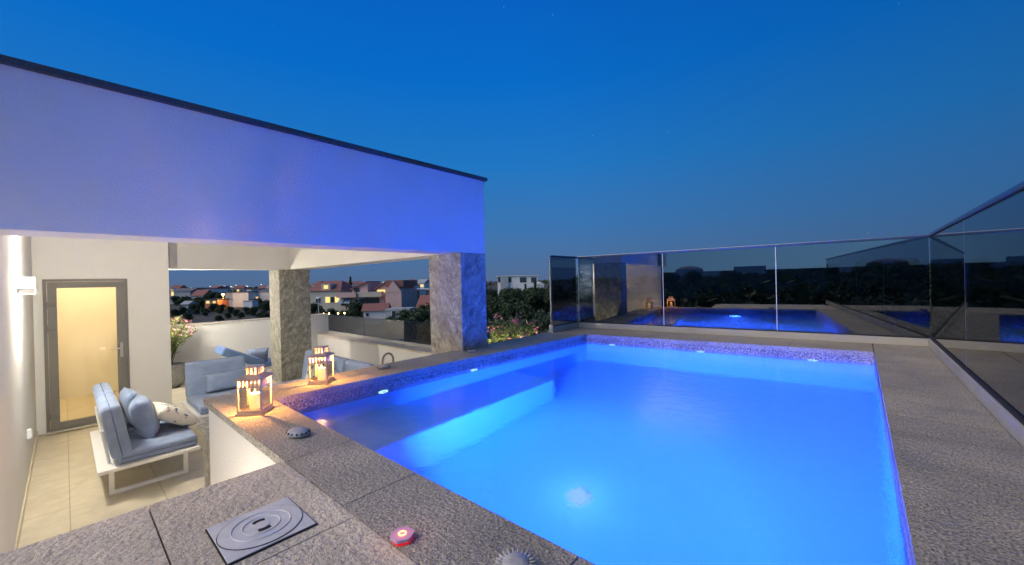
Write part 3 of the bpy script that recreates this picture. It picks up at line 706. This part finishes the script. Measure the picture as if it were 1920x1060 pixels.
# trees: four kinds, copied
def make_tree(name, label, group, h, r, seed, leafm, nl=2600, ls=.30, kind='round'):
    rnd = random.Random(seed); t = thing(name, label, 'tree', (0, 0, -500), 0, group)
    tr = MB(); th = h * (.32 if kind != 'cone' else .12)
    tr.tube([(0, 0, -.3), (.06, .02, th * .6), (.0, .1, th), (.1, 0, h * .7)], [r * .09, r * .07, r * .055, r * .02], 7)
    clumps = []
    for i in range(18 if kind != 'cone' else 14):
        if kind == 'cone':
            z = th + (h - th) * (i + .3) / 14; q = r * (1 - (z - th) / (h - th)) ; a = rnd.uniform(0, 6.28); clumps.append((Vector((math.cos(a) * q * .25, math.sin(a) * q * .25, z)), max(.25, q * .8)))
        else:
            a = rnd.uniform(0, 6.28); q = r * math.sqrt(rnd.random()) * .72; z = th + (h - th) * rnd.uniform(.12, .86); q *= (1 - abs((z - th) / (h - th) - .45) * .9)
            clumps.append((Vector((math.cos(a) * q, math.sin(a) * q, z)), r * rnd.uniform(.26, .46)))
            if i < 7: tr.tube([(0, .05, th * rnd.uniform(.7, 1)), (math.cos(a) * q * .5, math.sin(a) * q * .5, (th + z) / 2), (math.cos(a) * q, math.sin(a) * q, z)], [r * .04, r * .025, r * .01], 5)
    tr.build('trunk', M['bark'], t)
    lf = MB()
    for k in range(nl):
        c, cr_ = rnd.choice(clumps); d = Vector((rnd.gauss(0, 1), rnd.gauss(0, 1), rnd.gauss(0, 1))).normalized()
        p = c + d * cr_ * rnd.uniform(.55, 1.05); nn = (d + Vector((rnd.gauss(0, .6), rnd.gauss(0, .6), rnd.gauss(0, .6)))).normalized()
        u = nn.orthogonal().normalized(); u = (Matrix.Rotation(rnd.uniform(0, 6.28), 3, nn) @ u); v = nn.cross(u); s = ls * rnd.uniform(.5, 1.2)
        lf.poly([p - u * s, p - v * s * .45, p + u * s, p + v * s * .45])
    lf.build('crown', leafm, t)
    return t
TR = {
 'a': make_tree('broadleaf_tree', 'dark broadleaf tree in the wood beyond the pool railing', 'dark broadleaf trees of the wood beyond the pool', 8.2, 3.4, 1, M['leaf_a'], 2800, .34),
 'b': make_tree('olive_tree', 'grey green olive tree below the pool terrace', 'grey green olive trees below the pool terrace', 5.6, 2.7, 2, M['leaf_b'], 2600, .24),
 'c': make_tree('tall_tree', 'taller dark tree standing above the wood beyond the pool railing', 'taller dark trees of the wood beyond the pool', 9.3, 3.0, 3, M['leaf_a'], 2800, .32),
 'd': make_tree('conifer_tree', 'dark pointed conifer beyond the terrace', 'dark pointed conifers beyond the terrace', 9.0, 1.9, 4, M['leaf_a'], 2200, .26, 'cone'),
 'e': make_tree('garden_tree', 'dark garden tree between the houses left of the slate column', 'dark garden trees among the houses', 6.0, 3.0, 5, M['leaf_a'], 2200, .32),
}
used = set()
def plant(k, x, y, s=1, rz=None, z=GZ, label=None, group=None):
    if k == 'e': z = GZ - 1.5 * s
    o = _plant(k, x, y, s, rz, z, label)
    if group: o['group'] = group
    return o
def _plant(k, x, y, s, rz, z, label):
    o = TR[k]; rz = random.uniform(0, 6.28) if rz is None else rz
    if k not in used:
        used.add(k); o.location = (x, y, z); o.rotation_euler = (0, 0, rz); o.scale = (s, s, s)
        if label: o['label'] = label
        return o
    return copy_tree(o, (x, y, z), rz, label, (s, s, s))
rnd = random.Random(11)
# the wood: rows seen over the pool from behind the slate column to the right edge
for row, (dist, step, kinds, smin, smax) in enumerate(((30, 46, 'b', .75, 1.0), (46, 52, 'aab', .78, .90), (64, 44, 'aac', .82, .95), (92, 36, 'aca', .86, 1.0))):
    px = 900 + rnd.uniform(0, 20)
    while px < 2150:
        k = rnd.choice(kinds); d = dist * rnd.uniform(.88, 1.14); p = at(px, 530, d)
        s = rnd.uniform(smin, smax) * (1.0 if px < 1400 else 1.10)
        if px < 1065: s *= .85 if k != 'b' else .95
        kind = {'a': 'dark broadleaf tree', 'b': 'grey green olive tree', 'c': 'taller dark tree'}[k]
        if px < 1065: plant(k, p.x, p.y, s, label=kind + ' seen between the blue lit column and the railing end post', group=kind + 's seen beside the railing end post')
        else: plant(k, p.x, p.y, s, label=kind + ' of the wood seen through the tinted railing beyond the pool', group=kind + 's of the wood beyond the pool')
        px += step * rnd.uniform(.7, 1.3)
p = at(1003, 530, 70); plant('d', p.x, p.y, .86); p = at(985, 530, 88); plant('d', p.x, p.y, .8)
# garden trees around the houses
for px, d, s in ((590, 92, .8), (604, 80, .62), (622, 84, .62), (640, 78, .6), (655, 74, .72), (667, 82, .9), (730, 66, .50), (742, 60, .44), (764, 62, .80), (776, 56, .72), (792, 58, .82), (801, 52, .64),
                 (330, 190, 1.0), (345, 150, .9), (355, 160, .8), (372, 175, .9), (392, 190, 1.2), (404, 200, 1.3), (440, 230, 1.3), (413, 120, .62), (430, 118, .5), (408, 90, .36), (450, 100, .36), (490, 92, .5), (501, 86, .48), (470, 190, 1.1), (484, 150, .8), (498, 140, .7), (640, 150, 1.2), (695, 170, 1.2), (775, 150, 1.25), (789, 145, 1.2), (325, 110, .5), (343, 112, .6)):
    p = at(px, 530, d)
    if px < 560: plant('e', p.x, p.y, s, label='dark bushy tree on the field seen left of the inner slate column', group='dark bushy trees on the field')
    else: plant('e', p.x, p.y, s, label='dark bushy tree among the houses seen between the two slate columns', group='dark bushy trees among the houses')
for px, d, s in ((350, 96, .42), (366, 120, .7), (383, 112, .5), (398, 130, .62), (425, 100, .34), (441, 108, .42), (462, 112, .5), (474, 108, .55), (350, 175, 1.0), (378, 160, .8), (415, 175, 1.2), (470, 150, .7), (495, 120, .7), (588, 70, .62), (613, 70, .55), (630, 68, .5), (648, 66, .5), (662, 64, .55), (718, 62, .42), (752, 60, .55), (785, 60, .8), (803, 66, .9)):
    p = at(px, 530, d); lf_ = px < 560
    plant('e', p.x, p.y, s, label='dark bushy tree on the field seen left of the inner slate column' if lf_ else 'dark bushy tree among the houses seen between the two slate columns', group='dark bushy trees on the field' if lf_ else 'dark bushy trees among the houses')
for px, d, s in ((950, 80, .74), (972, 84, .76), (992, 74, .74), (1010, 78, .78), (1024, 70, .72), (1036, 80, .78)):
    p = at(px, 530, d); plant('a', p.x, p.y, s, label='dark broadleaf tree seen between the blue lit column and the railing end post', group='dark broadleaf trees seen beside the railing end post')
p = at(657, 530, 190); plant('d', p.x, p.y, 1.35)
# far wood on the horizon
mb = MB(); rr = random.Random(4)
for k in range(5200):
    px = rr.uniform(250, 2300); d = rr.uniform(320, 700); p = at(px, 530, d); g_ = GZ + (3 * (d - 300) / 600)
    zz = g_ + rr.uniform(0, 7.5); s = rr.uniform(.8, 2.2)
    u = Vector((rr.gauss(0, 1), rr.gauss(0, 1), rr.gauss(0, .6))).normalized(); v = u.orthogonal().normalized()
    q = Vector((p.x, p.y, zz)); mb.poly([q - u * s, q - v * s * .6, q + u * s, q + v * s * .6])
tag(mb.build('distant_woodland', M['leaf_a']), 'dark band of far woodland and scrub along the horizon', 'woodland', kind='stuff')

# ------------------------------------------------------------------ houses
def house(name, label, px0, px1, dist, ztop, depth, wall, roof=None, rise=0, roof_mat='roof_red', turn=0, overhang=.4, zbase=GZ, cat='house', ridge='x'):
    a, b = at(px0, 530, dist), at(px1, 530, dist); c = (a + b) / 2; Lw = (b - a).length
    ang = math.atan2(b.y - a.y, b.x - a.x) + R(turn)
    t = thing(name, label, cat, (c.x, c.y, zbase), ang); H = ztop - zbase
    wl = B(-Lw / 2, Lw / 2, 0, depth, 0, H).build('wall', M[wall], t); o = overhang; W = Lw / 2 + o
    if roof == 'gable':
        mb = MB()
        if ridge == 'x': pr = [(-o, H), (depth + o, H), (depth / 2, H + rise)]; mb_pts = [[(x, y, z) for y, z in pr] for x in (-W, W)]
        else: pr = [(-W, H), (W, H), (0, H + rise)]; mb_pts = [[(x, y, z) for x, z in pr] for y in (-o, depth + o)]
        A_, B_ = mb_pts; mb.poly(A_); mb.poly(B_[::-1])
        for i in range(3): mb.poly([A_[i], A_[(i + 1) % 3], B_[(i + 1) % 3], B_[i]])
        bmesh.ops.translate(mb.bm, verts=mb.bm.verts, vec=(0, 0, .003)); t['_h'] = 0; del t['_h']
        mb.build('roof', M[roof_mat], t)
    elif roof == 'hip':
        mb = MB(); e = [(-W, -o, H + .003), (W, -o, H + .003), (W, depth + o, H + .003), (-W, depth + o, H + .003)]; q = min(W * .5, depth / 2)
        r0, r1 = (-W + q, depth / 2, H + rise), (W - q, depth / 2, H + rise)
        mb.poly([e[0], e[1], r1, r0]); mb.poly([e[2], e[3], r0, r1]); mb.poly([e[1], e[2], r1]); mb.poly([e[3], e[0], r0]); mb.poly(e[::-1]); mb.build('roof', M[roof_mat], t)
    elif roof == 'flat':
        B(-W, W, -o, depth + o, H + .003, H + .35).build('roof', M[roof_mat], t)
    def win(px, z, w_, h_, lit=False, name_='window', m=None, proud=.06):
        x = ((px - (px0 + px1) / 2)) / F * dist
        f = B(x - w_ / 2 - .12, x + w_ / 2 + .12, -proud, -.003, z - h_ / 2 - .12 - zbase, z + h_ / 2 + .12 - zbase).build(name_, M['h_white'], t)
        B(x - w_ / 2, x + w_ / 2, -proud - .04, -proud - .003, z - h_ / 2 - zbase, z + h_ / 2 - zbase).build('pane', M['lit_win'] if lit else (m or M['dark_win']), f)
    def balcony(pxa, pxb, z, h_=1.0, out=1.4, m='h_cream'):
        x0 = (pxa - (px0 + px1) / 2) / F * dist; x1 = (pxb - (px0 + px1) / 2) / F * dist
        mb = MB(); mb.box(x0, x1, -out, -.003, z - zbase - .18, z - zbase); mb.box(x0, x1, -out, -out + .12, z - zbase + .003, z - zbase + h_)
        mb.box(x0, x0 + .12, -out + .123, -.003, z - zbase + .003, z - zbase + h_); mb.box(x1 - .12, x1, -out + .123, -.003, z - zbase + .003, z - zbase + h_); mb.build('balcony', M[m], t)
    return t, win, balcony
def Z(px, py, d): return at(px, py, d).z
d = 112
t, win, bal = house('villa_house', 'cream two storey house with red hipped roof and lit windows right of the slate column', 572, 637, d, Z(600, 546, d), 14, 'h_cream', 'hip', 2.9, turn=0)
for px, z, lit in ((596, -3.2, False), (614, -3.2, True), (623, -3.2, False), (631, -3.2, True)): win(px, z, 1.3, 1.6, lit)
tW = t
mb = MB(); L = Z(600, 546, d) - GZ; mb.box(-.4, 2.1, .2, 4.5, L + .1, L + 2.0); ob = mb.build('dormer', M['h_cream'], t); B(.3, 1.5, .12, .197, L + .6, L + 1.6).build('pane', M['lit_win'], ob)
d = 100
t, win, bal = house('apartment_block', 'pink apartment block with red gabled roofs, balconies and blue awnings', 637, 719, d, Z(680, 552, d), 14, 'h_pink', None)
zt = Z(680, 552, d)
bal(637, 673, zt - .5, 1.1, 2.2, 'h_pink'); bal(675, 719, zt - .5, 1.1, 1.8, 'h_cream'); bal(637, 660, zt - 4.4, 1.1, 2.0, 'h_cream'); bal(694, 721, zt - 4.0, 1.1, 1.8, 'h_cream')
for px, z, w_, h_ in ((676, zt - 1.9, .9, 1.5), (684, zt - 1.9, 1.6, 1.9), (700, zt - 1.9, 3.0, 1.8), (668, zt - 1.9, .9, 1.3), (648, zt - 1.9, 2.6, 1.8)): win(px, z, w_, h_)
for a, b in ((637, 647), (649, 660)):
    x0, x1 = (a - 678) / F * d, (b - 678) / F * d; mb = MB(); H = zt - GZ
    mb.poly([(x0, -.05, H - .9), (x1, -.05, H - .9), (x1, -2.1, H - 2.1), (x0, -2.1, H - 2.1)]); mb.poly([(x1, -.05, H - .98), (x0, -.05, H - .98), (x0, -2.1, H - 2.18), (x1, -2.1, H - 2.18)]); mb.build('awning', M['awning'], t)
def upper(pxa, pxb, h_, rise, d0_, m='h_pink', peak=None):
    "set-back upper storey with lean-to red roof rising to the right"
    x0, x1 = (pxa - 678) / F * d, (pxb - 678) / F * d; H = zt - GZ
    mb = MB(); mb.prism([(x0, 0), (x1, 0), (x1, 10), (x0, 10)], 0, 1)
    for v in mb.bm.verts: v.co = Vector((v.co.x, v.co.y + d0_, H + .004 + (v.co.z * (h_ + (rise if v.co.x > (x0 + x1) / 2 else 0)))))
    w_ = mb.build('upper_storey', M[m], t)
    mb = MB(); mb.prism([(x0 - .4, -.5), (x1, -.5), (x1, 10.4), (x0 - .4, 10.4)], 0, 1)
    for v in mb.bm.verts: v.co = Vector((v.co.x, v.co.y + d0_, H + .01 + h_ + (rise if v.co.x > (x0 + x1) / 2 else 0) + v.co.z * .3))
    mb.build('roof', M['roof_red'], w_); return w_, x0, x1, H
w1, x0, x1, H = upper(652, 682, 1.1, 1.9, 2.6)
B(x0 + .6, x0 + 1.9, 2.5, 2.595, H + .2, H + 1.6).build('window', M['dark_win'], w1)
w2, x0, x1, H = upper(700, 722, 1.1, 1.9, 2.0)
B(x0 + .3, x0 + 2.3, 1.9, 1.995, H + .35, H + 1.0).build('window', M['lit_win'], w2)
d = 92
t, win, bal = house('gable_house', 'tall blank pink gable wall beside the apartment block', 722, 752, d, Z(735, 548, d), 16, 'h_pink', 'gable', 2.6, roof_mat='h_pink', ridge='y', overhang=.05)
B(-2.1, 2.1, 1, 15, Z(735, 548, d) - GZ + 1.2, Z(735, 548, d) - GZ + 2.75).build('roof_ridge', M['roof_red'], t)
d = 108
t, win, bal = house('unfinished_house', 'unfinished house of bare orange blocks with white floor slabs', 753, 822, d, Z(780, 545, d), 12, 'h_brick', 'flat', roof_mat='h_white')
z0 = Z(780, 545, d); H = z0 - GZ
B(-5.2, 5.2, -.5, -.003, H - 3.1, H - 2.6).build('floor_slab', M['h_white'], t); B(-5.2, -4.6, -.5, -.003, 0, H - 3.103).build('pillar', M['h_white'], t)
B(-.7, .9, -.3, -.003, 0, H - 3.103).build('pillar', M['h_white'], t); B(-.2, 1.5, -.3, -.003, H - 2.597, H).build('pillar', M['h_white'], t)
for px, z, w_, h_ in ((769, z0 - 1.2, .5, 1.5), (776, z0 - 1.0, .5, 1.5), (765, z0 - 4.4, 1.6, 2), (773, z0 - 4.4, 1.8, 2), (797, z0 - 1.4, 1.0, 1.6)): win(px, z, w_, h_)
B(3.2, 6.5, 1, 6, H + .36, H + 2.8).build('roof_room', M['h_brick'], t)
d = 78
t, win, bal = house('cottage', 'small white cottage with a red gabled roof below the pink block', 681, 722, d, Z(700, 583, d), 5, 'h_white', 'gable', 1.35, turn=10, zbase=GZ)
win(688, Z(690, 590, d), .5, .6)
d = 70
t, win, bal = house('garden_shed', 'low grey blue shed right of the white cottage', 722, 766, d, Z(740, 583, d), 4, 'h_grey', 'flat', roof_mat='h_grey', overhang=.1)
win(737, Z(737, 589, d), .7, 1.0)
d = 76
t, win, bal = house('red_roof_bungalow', 'bungalow with a steep red roof in front of the unfinished house', 782, 830, d, Z(800, 578, d), 8, 'h_cream', 'gable', 2.4)
d = 210
t, win, bal = house('hillside_house', 'pale far house with warm lit terrace behind the pink block', 728, 778, d, Z(750, 536, d), 12, 'h_white', 'hip', 2.0)
win(741, Z(741, 533, d) - 1.0, 3.0, 1.6, True); win(752, Z(752, 534, d) - 1.2, 2.2, 1.5, True)
B(3.4, 6.6, -.2, -.003, Z(760, 537, d) - GZ - .8, Z(760, 537, d) - GZ + .3).build('blue_lit_awning', M['lit_blue'], t)
d = 215
t, win, bal = house('modern_white_house', 'long modern white house above the trees between column and railing', 933, 1008, d, Z(970, 518, d), 14, 'h_white', 'flat', roof_mat='h_white', overhang=.6)
for px, w_, m_ in ((937, 2.0, None), (945, .8, None), (952, 3.0, None), (958, .7, None), (981, 3.6, None), (1001, 3.0, None)): win(px, Z(px, 525, d), w_, 2.8)
B(-9.3, -5.0, -1.2, -.003, 0, Z(970, 518, d) - GZ + .2).build('projecting_bay', M['h_grey'], t)
rr = random.Random(31)
for px, d, w_, top in ((327, 260, 14, 541), (352, 300, 16, 541), (372, 250, 11, 542), (396, 280, 15, 542), (412, 320, 12, 540), (446, 300, 20, 541), (466, 240, 12, 543), (489, 280, 16, 541), (505, 260, 12, 541), (590, 230, 14, 534), (606, 280, 13, 533), (648, 260, 14, 534), (668, 300, 18, 533), (688, 240, 12, 534), (722, 280, 16, 532), (768, 260, 14, 530), (788, 230, 15, 531), (800, 300, 14, 530)):
    t, win, bal = house('distant_house', 'pale distant house among trees on the town horizon', px - w_ / 2, px + w_ / 2, d, Z(px, top, d), 10, rr.choice(('h_white', 'h_cream', 'h_pink', 'h_white')), rr.choice(('hip', 'gable', 'flat')), 2.2, roof_mat=rr.choice(('roof_red', 'roof_red', 'h_grey')), turn=rr.uniform(-25, 25))
    t['group'] = 'distant houses on the town horizon'; zt_ = Z(px, top, d)
    for q in range(3): win(px + (q - 1) * w_ * .28, zt_ - 1.6, 1.3, 1.3, rr.random() < .3)
d = 190
house('white_gable_house', 'small white gabled house beside the modern white one, half behind trees', 1004, 1020, d, Z(1010, 534, d), 8, 'h_white', 'gable', 1.4, roof_mat='h_white', ridge='y')
d = 160
t, win, bal = house('warehouse', 'long pale warehouse lit orange by a street lamp across the field', 423, 465, d, Z(440, 549, d), 14, 'h_white', 'flat', roof_mat='dark_cap', overhang=.2, cat='warehouse')
B(-4.9, -2.0, -.1, -.003, Z(440, 562, d) - GZ, Z(440, 549.5, d) - GZ).build('shutter', M['h_grey'], t)
d = 150
t, win, bal = house('roadside_garage', 'low garage with two glowing yellow openings beside the field', 383, 407, d, Z(395, 563, d), 6, 'h_brick', 'flat', roof_mat='dark_cap', overhang=.2, cat='garage')
win(389, Z(389, 567, d), 1.2, .9, True); win(401, Z(401, 567, d), 1.0, .8, True)
d = 200
t, win, bal = house('brick_bungalow', 'dark bungalow with a brown red roof left of the warehouse', 358, 380, d, Z(370, 555, d), 8, 'h_grey', 'gable', 3.0)
win(368, Z(368, 557.5, d) - .4, 1.8, .7, True)
d = 210
t, win, bal = house('grey_farmhouse', 'dim grey farmhouse at the far left of the view', 318, 356, d, Z(335, 547, d), 10, 'h_grey', 'gable', 1.8, roof_mat='concrete')
win(323, Z(323, 551, d), 1.2, 2.2, True)
d = 165
t, win, bal = house('white_workshop', 'white workshop with pale lit front beside the slate column', 476, 512, d, Z(490, 548, d), 10, 'h_white', 'hip', 1.2, roof_mat='concrete')
win(480, Z(480, 560, d), 1.6, 1.4, True); win(500, Z(500, 552, d), 3.0, 1.2, False, m=M['h_white'])
d = 128
house('white_site_cabin', 'white site cabin parked before the warehouse', 455, 472, d, Z(460, 566, d), 3, 'h_white', 'flat', roof_mat='h_grey', overhang=.05, cat='cabin')
d = 120
house('white_hut', 'small pale hut standing alone in the field on the left', 340, 352, d, Z(345, 571, d), 3, 'h_grey', 'gable', 1.0, roof_mat='h_grey', cat='hut')
# lit road lamp by the warehouse and garden lamps
def street_lamp(px, py, d, label, m='lamp_white', hsize=.35, power=0, z0=GZ, group=None, col=(1, .6, .2)):
    p = at(px, py, d); t = thing('street_lamp', label, 'street lamp', (p.x, p.y, z0), 0, group)
    H = p.z - z0; mb = MB(); mb.tube([(0, 0, 0), (0, 0, H)], [.09, .05], 6); mb.build('pole', M['channel'], t)
    mb = MB(); mb.lathe([(hsize * .4, -hsize * .4), (hsize, 0), (hsize * .5, hsize * .5)], 8, (0, 0, H + .1)); mb.build('lamp_head', M[m], t)
    if power: point('street_lamp_light', (p.x, p.y, p.z - .8) if True else p, power, col, .3)
    return t
street_lamp(418, 553, 150, 'bright orange street lamp at the left corner of the warehouse', 'lamp_orange', .55, 2600, col=(1, .5, .12))
street_lamp(597, 562, 34, 'slim pole lamp rising beyond the white parapet right of the slate column', 'h_white', .22)
pl = street_lamp(343, 541, 300, 'tiny far street light on the town horizon', 'lamp_white', .34, group='far street lights of the town')
rr = random.Random(21)
for i in range(64):
    px = rr.choice((rr.uniform(318, 505), rr.uniform(318, 505), rr.uniform(400, 470), rr.uniform(585, 800), rr.uniform(628, 650))); dd = rr.uniform(240, 520)
    p = at(px, 530, dd); s = dd / 300 * rr.uniform(.5, 1.1); o = copy_tree(pl, (p.x, p.y, GZ + 1.0 + rr.uniform(-2.5, .6)), 0)
    for ch in [q for q in COL.objects if q.parent == o and q.name.startswith('lamp_head')]: pass
gl = None
for i, (px, py) in enumerate(((607, 588.5), (617, 590.5), (634, 592.5), (646, 593.5))):
    d = 62; p = at(px, py, d)
    if gl is None:
        gl = thing('garden_lamp', 'tiny warm garden light glowing in the shrubs beyond the parapet', 'garden lamp', (p.x, p.y, GZ), 0, 'warm garden lights in the shrubs beyond the parapet')
        mb = MB(); mb.tube([(0, 0, 0), (0, 0, p.z - GZ)], .04, 6); mb.build('post', M['channel'], gl)
        mb = MB(); mb.lathe([(.06, -.1), (.13, 0), (.06, .1)], 8, (0, 0, p.z - GZ)); mb.build('lamp_head', M['lamp_orange'], gl)
    else: copy_tree(gl, (p.x, p.y, GZ + 0))
    point('garden_lamp_light', p + Vector((0, 0, .5)), 90, (1, .68, .2), .1)
# neighbouring flat roof behind the camera, mirrored in the glass
t = thing('neighbouring_block', 'long flat roofed block with vents behind the pool, mirrored in the glass railing', 'apartment building', (0, -26, GZ))
B(-34, 26, -10, 0, 0, 8.25).build('wall', M['concrete'], t)
rr = random.Random(3)
for x, w_, h_ in ((-17, 5, 1.7), (-10.2, 1.5, 1.1), (-1.5, 2.4, .35), (8, 2.0, .6), (17, 5, 1.6)): B(x - w_ / 2, x + w_ / 2, -6, -2, 8.252, 8.25 + h_).build('roof_unit', M['concrete'], t)
mb = MB(); mb.lathe([(1.3, 0), (1.2, .3), (.8, .5), (.2, .6)], 20, (-6.6, -4, 8.252)); mb.build('dome', M['concrete'], t)
mb = MB(); mb.lathe([(.5, 0), (.65, .5), (.4, 1.0), (.1, 1.15)], 16, (-12.2, -4, 8.252)); mb.build('vent_cowl', M['concrete'], t)
for i in range(10):
    x = -20 + i * 4.4 + random.uniform(-1, 1); plant('e', x, -16 + random.uniform(-3, 3), random.uniform(1.35, 1.55), label='dark tree before the flat roofed block, mirrored in the railing glass', group='trees mirrored in the railing glass')
